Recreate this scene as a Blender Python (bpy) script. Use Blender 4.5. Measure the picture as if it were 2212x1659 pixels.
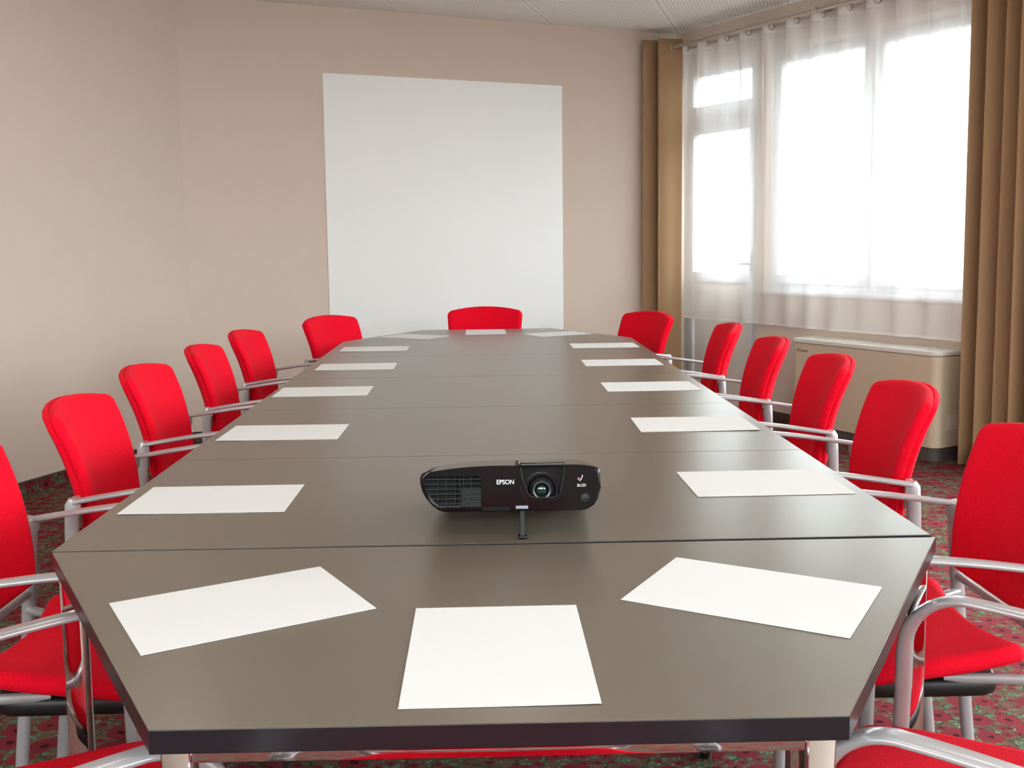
import bpy, bmesh, math, random
from mathutils import Vector, Matrix
PI = math.pi
R = math.radians
random.seed(7)
for o in list(bpy.data.objects):
    bpy.data.objects.remove(o)
SC = bpy.context.scene
COL = SC.collection

# ------------------------------------------------------------------ camera
EYE = 1.21874            # eye height above the floor
PITCH, ROLL = R(6.0292), R(-0.69358)
FPX, PPY = 2273.95, 759.1
cam_d = bpy.data.cameras.new('camera')
cam = bpy.data.objects.new('camera', cam_d)
COL.objects.link(cam)
fv = Vector((0, math.cos(PITCH), -math.sin(PITCH)))
uv = Vector((0, math.sin(PITCH), math.cos(PITCH)))
xv = Vector((1, 0, 0))
cx = math.cos(ROLL) * xv + math.sin(ROLL) * uv
cu = -math.sin(ROLL) * xv + math.cos(ROLL) * uv
m = Matrix((cx, cu, -fv)).transposed().to_4x4()
m.translation = (0, 0, EYE)
cam.matrix_world = m
cam_d.sensor_width = 36.0
cam_d.lens = 36.0 * FPX / 2212
cam_d.shift_y = -(829.5 - PPY) / 2212
cam_d.clip_start = 0.02
SC.camera = cam

# ------------------------------------------------------------------ light and exposure
SC.view_settings.view_transform = 'Standard'
SC.view_settings.look = 'None'
SC.view_settings.exposure = 1.32
SC.view_settings.gamma = 1.0
SC.view_settings.use_curve_mapping = False
SKY = 13.0               # overcast daylight outside
LAMP = 0.8                # watts per ceiling downlight
world = bpy.data.worlds.new('overcast_sky')
SC.world = world
world.use_nodes = True
bg = world.node_tree.nodes['Background']
wn_ = world.node_tree
wt = wn_.nodes.new('ShaderNodeTexCoord')
ws = wn_.nodes.new('ShaderNodeSeparateXYZ')
wr_ = wn_.nodes.new('ShaderNodeValToRGB')      # ground below the horizon darker than the cloud cover above
wn_.links.new(wt.outputs['Generated'], ws.inputs[0])
wm = wn_.nodes.new('ShaderNodeMath')
wm.operation = 'MULTIPLY_ADD'
wm.inputs[1].default_value = 0.5
wm.inputs[2].default_value = 0.5
wn_.links.new(ws.outputs[2], wm.inputs[0])
wn_.links.new(wm.outputs[0], wr_.inputs[0])
for _p, _v in ((0.44, 0.13), (0.50, 0.32), (0.57, 0.46), (0.66, 0.70), (0.85, 1.0)):
    _e = wr_.color_ramp.elements[0] if _p == 0.44 else (wr_.color_ramp.elements[-1] if _p == 0.85 else wr_.color_ramp.elements.new(_p))
    _e.position = _p
    _e.color = (0.92 * _v, 0.97 * _v, 1.0 * _v, 1)
wn_.links.new(wr_.outputs[0], bg.inputs[0])
bg.inputs[1].default_value = SKY
SC.cycles.max_bounces = 10
SC.cycles.diffuse_bounces = 5
SC.cycles.glossy_bounces = 4
SC.cycles.transmission_bounces = 6
SC.cycles.transparent_max_bounces = 16
SC.cycles.sample_clamp_indirect = 6.0
SC.cycles.caustics_reflective = False
SC.cycles.caustics_refractive = False


# ------------------------------------------------------------------ materials
def lin(c):
    return tuple(((v / 255) / 12.92 if v / 255 <= 0.04045 else ((v / 255 + 0.055) / 1.055) ** 2.4) for v in c) + (1,)


def mat(name, col, rough=0.5, metal=0.0, spec=0.5, noise=0.0, nscale=50.0, bump=0.0, bscale=200.0, **kw):
    mt = bpy.data.materials.new(name)
    mt.use_nodes = True
    nt = mt.node_tree
    b = nt.nodes['Principled BSDF']
    b.inputs['Base Color'].default_value = col if len(col) == 4 else tuple(col) + (1,)
    b.inputs['Roughness'].default_value = rough
    b.inputs['Metallic'].default_value = metal
    b.inputs['Specular IOR Level'].default_value = spec
    for k, v in kw.items():
        b.inputs[k.replace('_', ' ')].default_value = v
    if noise or bump:
        tc = nt.nodes.new('ShaderNodeTexCoord')
    if noise:
        n = nt.nodes.new('ShaderNodeTexNoise')
        n.inputs['Scale'].default_value = nscale
        n.inputs['Detail'].default_value = 4
        nt.links.new(tc.outputs['Object'], n.inputs['Vector'])
        mx = nt.nodes.new('ShaderNodeMix')
        mx.data_type = 'RGBA'
        c = tuple(b.inputs['Base Color'].default_value)
        mx.inputs['A'].default_value = tuple(max(0, v * (1 - noise)) for v in c[:3]) + (1,)
        mx.inputs['B'].default_value = tuple(min(1, v * (1 + noise)) for v in c[:3]) + (1,)
        nt.links.new(n.outputs['Fac'], mx.inputs['Factor'])
        nt.links.new(mx.outputs['Result'], b.inputs['Base Color'])
    if bump:
        n2 = nt.nodes.new('ShaderNodeTexNoise')
        n2.inputs['Scale'].default_value = bscale
        n2.inputs['Detail'].default_value = 3
        nt.links.new(tc.outputs['Object'], n2.inputs['Vector'])
        bp = nt.nodes.new('ShaderNodeBump')
        bp.inputs['Strength'].default_value = bump
        bp.inputs['Distance'].default_value = 0.002
        nt.links.new(n2.outputs['Fac'], bp.inputs['Height'])
        nt.links.new(bp.outputs['Normal'], b.inputs['Normal'])
    return mt


M = {}
M['wall'] = mat('taupe_wall_paint', lin((213, 196, 183)), 0.75, spec=0.25, noise=0.02, nscale=6, bump=0.08, bscale=400)
M['plinth'] = mat('dark_skirting', lin((70, 56, 50)), 0.7)
M['board'] = mat('white_matt_board', lin((248, 249, 249)), 0.6, spec=0.3)
M['tabletop'] = mat('grey_brown_laminate', lin((105, 95, 84)), 0.28, spec=0.6, noise=0.03, nscale=900)
M['tableedge'] = mat('dark_table_edge', lin((26, 22, 27)), 0.32, spec=0.45)
M['chrome'] = mat('polished_chrome', (0.82, 0.82, 0.84, 1), 0.06, metal=1.0)
M['blackplastic'] = mat('black_plastic', lin((18, 17, 18)), 0.45)
M['rubber'] = mat('black_rubber', lin((12, 11, 12)), 0.7)
M['silver'] = mat('silver_painted_metal', lin((176, 174, 177)), 0.25, metal=0.3, spec=0.5)
M['fabric'] = mat('red_woven_fabric', (0.76, 0.001, 0.017, 1), 0.85, spec=0.12, noise=0.34, nscale=330, bump=0.5, bscale=520, Sheen_Weight=0.12, Sheen_Tint=(1, 0.15, 0.2, 1))
M['paper'] = mat('white_paper', lin((215, 214, 214)), 0.8, spec=0.2)
M['brown'] = mat('tan_curtain_cloth', lin((164, 132, 100)), 0.8, spec=0.15, noise=0.06, nscale=300, bump=0.1, bscale=900, Sheen_Weight=0.15)
M['pvc'] = mat('white_window_profile', lin((214, 217, 220)), 0.4)
M['doorpanel'] = mat('white_door_panel', lin((215, 208, 202)), 0.5)
M['rod'] = mat('brushed_nickel_rod', lin((190, 178, 164)), 0.35, metal=0.6)
M['heater'] = mat('cream_heater_casing', lin((206, 190, 166)), 0.45, noise=0.02, nscale=5)
M['heatertop'] = mat('white_heater_grille', lin((222, 220, 212)), 0.4)
M['heaterfoot'] = mat('dark_grey_heater_foot', lin((84, 78, 74)), 0.5)
M['ink'] = mat('brown_print', lin((124, 104, 84)), 0.6)
M['gloss'] = mat('gloss_black_plastic', lin((14, 13, 15)), 0.12, spec=0.28)
M['satin'] = mat('satin_black_plastic', lin((15, 14, 15)), 0.4, spec=0.25)
M['vent'] = mat('vent_slat_plastic', lin((24, 23, 23)), 0.45, spec=0.3)
M['dark'] = mat('dark_interior', lin((8, 8, 9)), 0.8)
M['bezel'] = mat('dark_grey_bezel', lin((52, 50, 56)), 0.25, spec=0.5)
M['whiteprint'] = mat('white_print', lin((232, 228, 236)), 0.5)
M['redprint'] = mat('red_print', lin((150, 70, 86)), 0.5)
M['tab'] = mat('pale_grey_tab', lin((132, 130, 146)), 0.4)
M['lens'] = mat('coated_lens_glass', (0.004, 0.012, 0.008, 1), 0.03, spec=0.6, Coat_Weight=0.3, Coat_Tint=(0.3, 1.0, 0.55, 1))
M['sticker'] = mat('grey_rating_label', lin((222, 212, 198)), 0.6, noise=0.08, nscale=60)


def glass_mat():
    mt = bpy.data.materials.new('window_glass')
    mt.use_nodes = True
    nt = mt.node_tree
    nt.nodes.remove(nt.nodes['Principled BSDF'])
    out = nt.nodes['Material Output']
    tr = nt.nodes.new('ShaderNodeBsdfTransparent')
    tr.inputs[0].default_value = (0.93, 0.96, 0.95, 1)
    gl = nt.nodes.new('ShaderNodeBsdfGlossy')
    gl.inputs['Roughness'].default_value = 0.02
    fr = nt.nodes.new('ShaderNodeFresnel')
    ge = nt.nodes.new('ShaderNodeNewGeometry')
    ior = nt.nodes.new('ShaderNodeMix')
    ior.inputs['A'].default_value = 1.45
    ior.inputs['B'].default_value = 1 / 1.45
    nt.links.new(ge.outputs['Backfacing'], ior.inputs['Factor'])
    nt.links.new(ior.outputs['Result'], fr.inputs[0])
    mx = nt.nodes.new('ShaderNodeMixShader')
    nt.links.new(fr.outputs[0], mx.inputs[0])
    nt.links.new(tr.outputs[0], mx.inputs[1])
    nt.links.new(gl.outputs[0], mx.inputs[2])
    nt.links.new(mx.outputs[0], out.inputs[0])
    return mt


def sheer_mat(name, clear):
    mt = bpy.data.materials.new(name)
    mt.use_nodes = True
    nt = mt.node_tree
    nt.nodes.remove(nt.nodes['Principled BSDF'])
    out = nt.nodes['Material Output']
    tr = nt.nodes.new('ShaderNodeBsdfTransparent')
    tl = nt.nodes.new('ShaderNodeBsdfTranslucent')
    tl.inputs[0].default_value = (0.92, 0.92, 0.92, 1)
    df = nt.nodes.new('ShaderNodeBsdfDiffuse')
    df.inputs[0].default_value = (0.9, 0.89, 0.88, 1)
    m1 = nt.nodes.new('ShaderNodeMixShader')
    m1.inputs[0].default_value = 0.995
    nt.links.new(tl.outputs[0], m1.inputs[1])
    nt.links.new(df.outputs[0], m1.inputs[2])
    m2 = nt.nodes.new('ShaderNodeMixShader')
    m2.inputs[0].default_value = 1 - clear
    nt.links.new(tr.outputs[0], m2.inputs[1])
    nt.links.new(m1.outputs[0], m2.inputs[2])
    nt.links.new(m2.outputs[0], out.inputs[0])
    return mt


M['glass'] = glass_mat()
M['sheer'] = sheer_mat('white_voile', 0.27)
M['sheerhem'] = sheer_mat('white_voile_hem', 0.15)


class NB:
    """tiny node builder"""
    def __init__(s, name, upright=False):
        s.mt = bpy.data.materials.new(name)
        s.mt.use_nodes = True
        s.nt = s.mt.node_tree
        s.b = s.nt.nodes['Principled BSDF']
        s.tc = s.nt.nodes.new('ShaderNodeTexCoord')
        s.co = s.tc.outputs['Object']
        if upright:                                # lay the pattern along x and z of a wall strip
            a = s.nt.nodes.new('ShaderNodeSeparateXYZ')
            b = s.nt.nodes.new('ShaderNodeCombineXYZ')
            s.nt.links.new(s.co, a.inputs[0])
            s.nt.links.new(a.outputs[0], b.inputs[0])
            s.nt.links.new(a.outputs[2], b.inputs[1])
            s.co = b.outputs[0]

    def link(s, a, b):
        s.nt.links.new(a, b)

    def val(s, sock, v):
        if hasattr(v, 'is_output'):
            s.link(v, sock)
        else:
            sock.default_value = v

    def math(s, op, a, b=0.0, c=0.0):
        n = s.nt.nodes.new('ShaderNodeMath')
        n.operation = op
        s.val(n.inputs[0], a)
        s.val(n.inputs[1], b)
        s.val(n.inputs[2], c)
        return n.outputs[0]

    def vor(s, scale, feature='F1', rnd=1.0, vec=None):
        n = s.nt.nodes.new('ShaderNodeTexVoronoi')
        n.voronoi_dimensions = '2D'
        n.feature = feature
        n.inputs['Scale'].default_value = scale
        n.inputs['Randomness'].default_value = rnd
        s.link(vec or s.co, n.inputs['Vector'])
        return n

    def noise(s, scale, detail=2, vec=None):
        n = s.nt.nodes.new('ShaderNodeTexNoise')
        n.inputs['Scale'].default_value = scale
        n.inputs['Detail'].default_value = detail
        s.link(vec or s.co, n.inputs['Vector'])
        return n

    def mix(s, f, a, b):
        n = s.nt.nodes.new('ShaderNodeMix')
        n.data_type = 'RGBA'
        s.val(n.inputs['Factor'], f)
        s.val(n.inputs['A'], a)
        s.val(n.inputs['B'], b)
        return n.outputs['Result']

    def sep(s, c):
        n = s.nt.nodes.new('ShaderNodeSeparateColor')
        s.link(c, n.inputs[0])
        return n.outputs

    def warp(s, scale, amt):
        n = s.noise(scale, 2)
        a = s.nt.nodes.new('ShaderNodeVectorMath')
        a.operation = 'MULTIPLY_ADD'
        s.link(n.outputs['Color'], a.inputs[0])
        a.inputs[1].default_value = (amt, amt, 0)
        s.link(s.co, a.inputs[2])
        return a.outputs[0]


def carpet_mat(name='poppy_carpet', upright=False):
    k = NB(name, upright)
    w = k.warp(34, 0.03)
    w2 = k.warp(60, 0.035)
    # background: brown pile with green leaves and dark stems
    nb = k.noise(70, 3)
    leaf = k.math('GREATER_THAN', k.noise(46, 3, w2).outputs['Fac'], 0.555)
    fleck = k.math('GREATER_THAN', k.noise(150, 2).outputs['Fac'], 0.60)
    base = k.mix(nb.outputs['Fac'], lin((72, 52, 43)), lin((116, 86, 70)))
    col = k.mix(leaf, base, k.mix(fleck, lin((78, 104, 84)), lin((126, 158, 134))))
    stem = k.math('LESS_THAN', k.vor(15, 'DISTANCE_TO_EDGE', 1.0, w).outputs['Distance'], 0.035)
    col = k.mix(stem, col, lin((52, 66, 46)))

    def flowers(scale, lo, hi, keep, c1, c2, col):
        v = k.vor(scale, 'F1', 0.75, k.warp(70, 0.006))
        d, rc = v.outputs['Distance'], k.sep(v.outputs['Color'])
        rad = k.math('MULTIPLY_ADD', rc[0], hi - lo, lo)
        ripple = k.math('MULTIPLY_ADD', k.noise(90, 1).outputs['Fac'], 0.16, -0.08)
        inn = k.math('LESS_THAN', k.math('ADD', d, ripple), rad)
        inn = k.math('MULTIPLY', inn, k.math('GREATER_THAN', rc[1], 1 - keep))
        petal = k.mix(rc[2], c1, c2)
        petal = k.mix(k.math('GREATER_THAN', k.noise(120, 2).outputs['Fac'], 0.56), petal, k.mix(0.45, petal, lin((88, 30, 36))))
        eye = k.math('LESS_THAN', k.math('ADD', d, ripple), k.math('MULTIPLY', rad, 0.27))
        petal = k.mix(eye, petal, lin((60, 20, 27)))
        return k.mix(inn, col, petal)

    col = flowers(27, 0.26, 0.44, 0.62, lin((118, 50, 54)), lin((104, 42, 45)), col)
    col = flowers(11.5, 0.26, 0.47, 0.8, lin((126, 44, 52)), lin((112, 37, 45)), col)
    k.link(col, k.b.inputs['Base Color'])
    k.b.inputs['Roughness'].default_value = 0.95
    k.b.inputs['Specular IOR Level'].default_value = 0.1
    bp = k.nt.nodes.new('ShaderNodeBump')
    bp.inputs['Strength'].default_value = 0.4
    bp.inputs['Distance'].default_value = 0.003
    k.link(k.noise(500, 2).outputs['Fac'], bp.inputs['Height'])
    k.link(bp.outputs['Normal'], k.b.inputs['Normal'])
    return k.mt


def ceiling_mat():
    """panels laid along local y, perforated in rows along y"""
    k = NB('perforated_ceiling_panel')
    sx = k.nt.nodes.new('ShaderNodeSeparateXYZ')
    k.link(k.tc.outputs['Object'], sx.inputs[0])
    x, y = sx.outputs[0], sx.outputs[1]
    u = k.math('FRACT', k.math('DIVIDE', k.math('ADD', x, 30.0), 0.022))
    row = k.math('LESS_THAN', k.math('ABSOLUTE', k.math('SUBTRACT', u, 0.5)), 0.2)
    v = k.math('FRACT', k.math('DIVIDE', k.math('ADD', y, 30.0), 0.016))
    hole = k.math('MULTIPLY', row, k.math('LESS_THAN', v, 0.72))
    p = k.math('FRACT', k.math('DIVIDE', k.math('ADD', x, 30.0 + SEAM), 0.785))
    e = k.math('MINIMUM', p, k.math('SUBTRACT', 1.0, p))
    plain = k.math('LESS_THAN', e, 0.03)
    seam = k.math('LESS_THAN', e, 0.005)
    hole = k.math('MULTIPLY', hole, k.math('SUBTRACT', 1.0, plain))
    col = k.mix(hole, lin((240, 240, 237)), lin((208, 206, 200)))
    col = k.mix(seam, col, lin((190, 188, 180)))
    k.link(col, k.b.inputs['Base Color'])
    k.b.inputs['Roughness'].default_value = 0.7
    return k.mt


# ------------------------------------------------------------------ object helpers
def finish(name, bm, m, parent=None, smooth=True, angle=38):
    bmesh.ops.recalc_face_normals(bm, faces=bm.faces[:])
    me = bpy.data.meshes.new(name)
    bm.to_mesh(me)
    bm.free()
    me.materials.append(m)
    if smooth:
        me.polygons.foreach_set('use_smooth', [True] * len(me.polygons))
        me.set_sharp_from_angle(angle=R(angle))
    o = bpy.data.objects.new(name, me)
    COL.objects.link(o)
    if parent:
        o.parent = parent
    return o


def even(o):
    md = o.modifiers.new('even_normals', 'WEIGHTED_NORMAL')
    md.weight = 80
    md.keep_sharp = True
    return o


def tag(o, label=None, cat=None, group=None, kind=None):
    if label:
        o['label'] = label
    if cat:
        o['category'] = cat
    if group:
        o['group'] = group
    if kind:
        o['kind'] = kind
    return o


def thing(name, label, cat, loc=(0, 0, 0), rz=0.0, group=None):
    o = bpy.data.objects.new(name, None)
    o.empty_display_size = 0.1
    COL.objects.link(o)
    o.location = loc
    o.rotation_euler = (0, 0, rz)
    return tag(o, label, cat, group)


def copy_tree(o, parent=None):
    c = o.copy()
    COL.objects.link(c)
    if parent:
        c.parent = parent
    for ch in list(o.children):
        copy_tree(ch, c)
    return c


def add_box(bm, x0, x1, y0, y1, z0, z1, bev=0.0, seg=2, M4=None):
    r = bmesh.ops.create_cube(bm, size=1.0)
    vs = r['verts']
    for v in vs:
        v.co = Vector(((x0 + x1) / 2 + v.co.x * (x1 - x0), (y0 + y1) / 2 + v.co.y * (y1 - y0), (z0 + z1) / 2 + v.co.z * (z1 - z0)))
    if bev:
        es = list({e for v in vs for e in v.link_edges})
        rr = bmesh.ops.bevel(bm, geom=es, offset=bev, segments=seg, profile=0.5, affect='EDGES')
        vs = list({v for f in rr['faces'] for v in f.verts} | {v for v in vs if v.is_valid})
    if M4:
        bmesh.ops.transform(bm, matrix=M4, verts=[v for v in vs if v.is_valid])
    return vs


def add_prism(bm, pts, z0, z1, bev=0.0, seg=2, axis='z'):
    """closed outline extruded; axis z: pts are (x,y); axis y: pts are (x,z) from z0 to z1 along y"""
    f = (lambda p, h: Vector((p[0], p[1], h))) if axis == 'z' else (lambda p, h: Vector((p[0], h, p[1])))
    a = [bm.verts.new(f(p, z0)) for p in pts]
    b = [bm.verts.new(f(p, z1)) for p in pts]
    n = len(pts)
    fa = bm.faces.new(a)
    fb = bm.faces.new(b)
    for i in range(n):
        bm.faces.new((a[i], a[(i + 1) % n], b[(i + 1) % n], b[i]))
    if bev:
        es = list({e for e in list(fa.edges) + list(fb.edges)})
        bmesh.ops.bevel(bm, geom=es, offset=bev, segments=seg, profile=0.5, affect='EDGES')


def add_rings(bm, rings, cap=True):
    vs = [[bm.verts.new(p) for p in r] for r in rings]
    n = len(rings[0])
    for i in range(len(vs) - 1):
        for j in range(n):
            bm.faces.new((vs[i][j], vs[i][(j + 1) % n], vs[i + 1][(j + 1) % n], vs[i + 1][j]))
    if cap:
        bm.faces.new(vs[0][::-1])
        bm.faces.new(vs[-1])


def add_sweep(bm, pts, size, side=(1, 0, 0), n=14, power=2.0):
    """tube along pts; size = (width along side, height) or one pair per point; superelliptic section"""
    pts = [Vector(p) for p in pts]
    side = Vector(side).normalized()
    rings = []
    for i, p in enumerate(pts):
        t = (pts[min(i + 1, len(pts) - 1)] - pts[max(i - 1, 0)]).normalized()
        s = (side - t * side.dot(t)).normalized()
        nn = t.cross(s)
        w, h = size[i] if isinstance(size, list) else size
        ring = []
        for k in range(n):
            a = 2 * PI * k / n
            c, d = math.cos(a), math.sin(a)
            ring.append(p + s * (w / 2) * math.copysign(abs(c) ** (2 / power), c) + nn * (h / 2) * math.copysign(abs(d) ** (2 / power), d))
        rings.append(ring)
    add_rings(bm, rings)


def add_lathe(bm, prof, n=24, M4=None, cap=False):
    """prof: (radius, height) about local z"""
    rings = []
    for r, h in prof:
        rings.append([Vector((r * math.cos(2 * PI * k / n), r * math.sin(2 * PI * k / n), h)) for k in range(n)])
    if M4:
        rings = [[M4 @ p for p in ring] for ring in rings]
    add_rings(bm, rings, cap)


def add_torus(bm, Rr, r, M4, n=20, k=8):
    vs = []
    for i in range(n):
        a = 2 * PI * i / n
        vs.append([bm.verts.new(M4 @ Vector(((Rr + r * math.cos(2 * PI * j / k)) * math.cos(a), (Rr + r * math.cos(2 * PI * j / k)) * math.sin(a), r * math.sin(2 * PI * j / k)))) for j in range(k)])
    for i in range(n):
        for j in range(k):
            bm.faces.new((vs[i][j], vs[(i + 1) % n][j], vs[(i + 1) % n][(j + 1) % k], vs[i][(j + 1) % k]))


def pillow(bm, W, H, r, fn, tf, tb, edge, crown=0.0, inner=9, edge_b=None):
    """soft slab over the rounded rectangle |a|<W, |b|<H; fn(a,b) -> centre point; thickness tf in front (+n), tb behind"""
    def axis(L):
        ds = [0, 0.04, 0.15, 0.32, 0.55, 0.8, 1.0]
        e = [edge * d for d in ds]
        inn = [(-L + edge) + (2 * L - 2 * edge) * i / inner for i in range(1, inner)]
        return [-L + d for d in e] + inn + [L - d for d in reversed(e)]
    A, B = axis(W), axis(H)

    def rnd(a, b):
        dx, dy = abs(a) - (W - r), abs(b) - (H - r)
        if dx > 0 and dy > 0:
            s = max(dx, dy) / math.hypot(dx, dy)
            return math.copysign(W - r + dx * s, a), math.copysign(H - r + dy * s, b)
        return a, b
    eps = 1e-4
    front, back = [], []
    for i, a in enumerate(A):
        fr, br = [], []
        for j, b in enumerate(B):
            x, y = rnd(a, b)
            p = Vector(fn(x, y))
            du = Vector(fn(x + eps, y)) - p
            dv = Vector(fn(x, y + eps)) - p
            n = du.cross(dv).normalized()
            d = min(W - abs(a), H - abs(b))
            q = min(d / edge, 1.0)
            t = math.sqrt(max(0.0, 1 - (1 - q) ** 2))
            qb = min(d / (edge_b or edge), 1.0)
            tq = math.sqrt(max(0.0, 1 - (1 - qb) ** 2))
            c = crown * (1 - (a / W) ** 2) * (1 - (b / H) ** 2)
            if i in (0, len(A) - 1) or j in (0, len(B) - 1):
                v = bm.verts.new(p)
                fr.append(v)
                br.append(v)
            else:
                fr.append(bm.verts.new(p + n * (tf * t + c)))
                br.append(bm.verts.new(p - n * tb * tq))
        front.append(fr)
        back.append(br)
    for i in range(len(A) - 1):
        for j in range(len(B) - 1):
            bm.faces.new((front[i][j], front[i + 1][j], front[i + 1][j + 1], front[i][j + 1]))
            bm.faces.new((back[i][j], back[i][j + 1], back[i + 1][j + 1], back[i + 1][j]))


def text_obj(name, s, size, m, parent, mw, extrude=0.0003, bold=0.0, sx=1.0):
    cu_ = bpy.data.curves.new(name, 'FONT')
    cu_.body = s
    cu_.size = size
    cu_.extrude = extrude
    cu_.offset = bold
    cu_.align_x = 'CENTER'
    cu_.align_y = 'CENTER'
    tmp = bpy.data.objects.new(name, cu_)
    COL.objects.link(tmp)
    dg = bpy.context.evaluated_depsgraph_get()
    me = bpy.data.meshes.new_from_object(tmp.evaluated_get(dg))
    bpy.data.objects.remove(tmp)
    bpy.data.curves.remove(cu_)
    me.name = name
    me.materials.clear()
    me.materials.append(m)
    me.transform(Matrix.Diagonal((sx, 1, 1, 1)))
    me.transform(mw)
    o = bpy.data.objects.new(name, me)
    COL.objects.link(o)
    o.parent = parent
    return o


def cut(obj, cutters):
    """boolean-subtract bmesh cutters from obj and keep only the result"""
    tmp = []
    for bm in cutters:
        bmesh.ops.recalc_face_normals(bm, faces=bm.faces[:])
        me = bpy.data.meshes.new('cutter')
        bm.to_mesh(me)
        bm.free()
        c = bpy.data.objects.new('cutter', me)
        COL.objects.link(c)
        c.parent = obj.parent
        md = obj.modifiers.new('cut', 'BOOLEAN')
        md.operation = 'DIFFERENCE'
        md.solver = 'EXACT'
        md.object = c
        tmp.append(c)
    bpy.context.view_layer.update()
    dg = bpy.context.evaluated_depsgraph_get()
    me = bpy.data.meshes.new_from_object(obj.evaluated_get(dg))
    obj.modifiers.clear()
    old = obj.data
    obj.data = me
    me.name = obj.name
    bpy.data.meshes.remove(old)
    for c in tmp:
        bpy.data.objects.remove(c)
    me.polygons.foreach_set('use_smooth', [True] * len(me.polygons))
    me.set_sharp_from_angle(angle=R(30))


# ------------------------------------------------------------------ the room
CORNER_L = Vector((-1.9691, 6.4139))
CORNER_R = Vector((1.2234, 7.8353))
CEIL = 2.688
A_FAR, A_LEFT, A_WIN = R(24.0), R(71.13), R(-60.0)
YB = -1.9                                     # back wall, behind the camera
dl = Vector((math.cos(A_LEFT), math.sin(A_LEFT)))
dw = Vector((math.cos(A_WIN), math.sin(A_WIN)))
BACK_L = CORNER_L - dl * ((CORNER_L.y - YB) / dl.y)
S_END = (CORNER_R.y - YB) / -dw.y
BACK_R = CORNER_R + dw * S_END
SEAM = 0.0
SEAM_ANG = R(74.0)
# panel seams pass through the far wall at 1.464 + n*0.785 from the left corner
sp = CORNER_L + Vector((math.cos(A_FAR), math.sin(A_FAR))) * 1.464
_c = Matrix.Rotation(-(SEAM_ANG - PI / 2), 2) @ sp
SEAM = -(_c.x % 0.785) - 30.0 + 0.785 * 60
M['carpet'] = carpet_mat()
M['skirtcarpet'] = carpet_mat('carpet_skirting', True)
M['ceiling'] = ceiling_mat()
rimpts = [BACK_L, BACK_R, CORNER_R, CORNER_L]


def slab(name, z0, z1, m, rot=0.0):
    bm = bmesh.new()
    c = Vector((0.8, 3.0))
    rm = Matrix.Rotation(-rot, 2)
    pts = [rm @ (p + (p - c).normalized() * 0.3) for p in rimpts]
    add_prism(bm, [tuple(p) for p in pts], z0, z1)
    o = finish(name, bm, m, smooth=False)
    o.rotation_euler = (0, 0, rot)
    return tag(o, kind='structure')


slab('floor', -0.12, 0.0, M['carpet'])
slab('ceiling', CEIL, CEIL + 0.12, M['ceiling'], SEAM_ANG - PI / 2)


def wall(name, a, b, th=0.2, m=None):
    """plain wall from a to b, room on the left of a->b"""
    d = b - a
    bm = bmesh.new()
    add_box(bm, -0.0, d.length, -th, 0, 0, CEIL)
    o = finish(name, bm, m or M['wall'], smooth=False)
    o.location = (a.x, a.y, 0)
    o.rotation_euler = (0, 0, math.atan2(d.y, d.x))
    return tag(o, kind='structure')


def skirt(name, a, b, m, h=0.065, s0=0.0, s1=None):
    d = b - a
    bm = bmesh.new()
    add_box(bm, s0, d.length if s1 is None else s1, 0, 0.014, 0, h - 0.006)
    o = finish(name, bm, m, smooth=False)
    o.location = (a.x, a.y, 0)
    o.rotation_euler = (0, 0, math.atan2(d.y, d.x))
    tag(o, kind='structure')
    bm = bmesh.new()
    add_box(bm, s0, d.length if s1 is None else s1, 0, 0.016, h - 0.006, h, 0.001)
    finish('baseboard_cap', bm, M['plinth'], o)
    return o


wall('wall_left', CORNER_L, BACK_L)
wall('wall_far', CORNER_R, CORNER_L)
skirt('baseboard_left', CORNER_L, BACK_L, M['skirtcarpet'])
skirt('baseboard_far', CORNER_R, CORNER_L, M['plinth'])

# window wall: built in its own frame, x = distance s from the far right corner, -y = into the room
DOOR = (0.05, 0.845, 0.0, 2.43)
OPEN = [(0.93, 2.72, 0.87, 2.43), (3.5, 5.6, 0.35, 2.5), (5.8, 7.9, 0.35, 2.5), (8.1, 10.2, 0.35, 2.5)]  # past the first, unseen openings enlarged and extended to let in more daylight
FILL_OPEN_BACK = [(1.0, 3.3, 1.45, 2.55), (3.5, 5.8, 1.45, 2.55), (6.0, 8.3, 1.45, 2.55), (8.5, 10.8, 1.45, 2.55)]   # unseen high openings added behind the viewer for frontal fill light
TH = 0.24
WLOC, WROT = (CORNER_R.x, CORNER_R.y, 0), A_WIN
BLOC, BROT = (BACK_R.x, BACK_R.y, 0), PI


def pierced_wall(name, loc, rot, length, holes):
    bm = bmesh.new()
    x = 0.0
    for s0, s1, z0, z1 in holes:
        add_box(bm, x, s0, 0, TH, 0, CEIL)
        if z0 > 0:
            add_box(bm, s0, s1, 0, TH, 0, z0)
        add_box(bm, s0, s1, 0, TH, z1, CEIL)
        x = s1
    add_box(bm, x, length, 0, TH, 0, CEIL)
    o = finish(name, bm, M['wall'], smooth=False)
    o.location, o.rotation_euler = loc, (0, 0, rot)
    return tag(o, kind='structure')


pierced_wall('wall_right', WLOC, WROT, S_END, [DOOR] + OPEN)
pierced_wall('wall_back', BLOC, BROT, (BACK_R - BACK_L).length, FILL_OPEN_BACK)
bm = bmesh.new()
add_box(bm, 0.93, S_END, -0.014, 0, 0, 0.065, 0.001)
o = finish('baseboard_right', bm, M['plinth'])
o.location, o.rotation_euler = WLOC, (0, 0, WROT)
tag(o, kind='structure')


def wroot(name, loc=None, rot=None):
    o = bpy.data.objects.new(name, None)
    COL.objects.link(o)
    o.location, o.rotation_euler = loc or WLOC, (0, 0, WROT if rot is None else rot)
    return tag(o, kind='structure')


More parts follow.
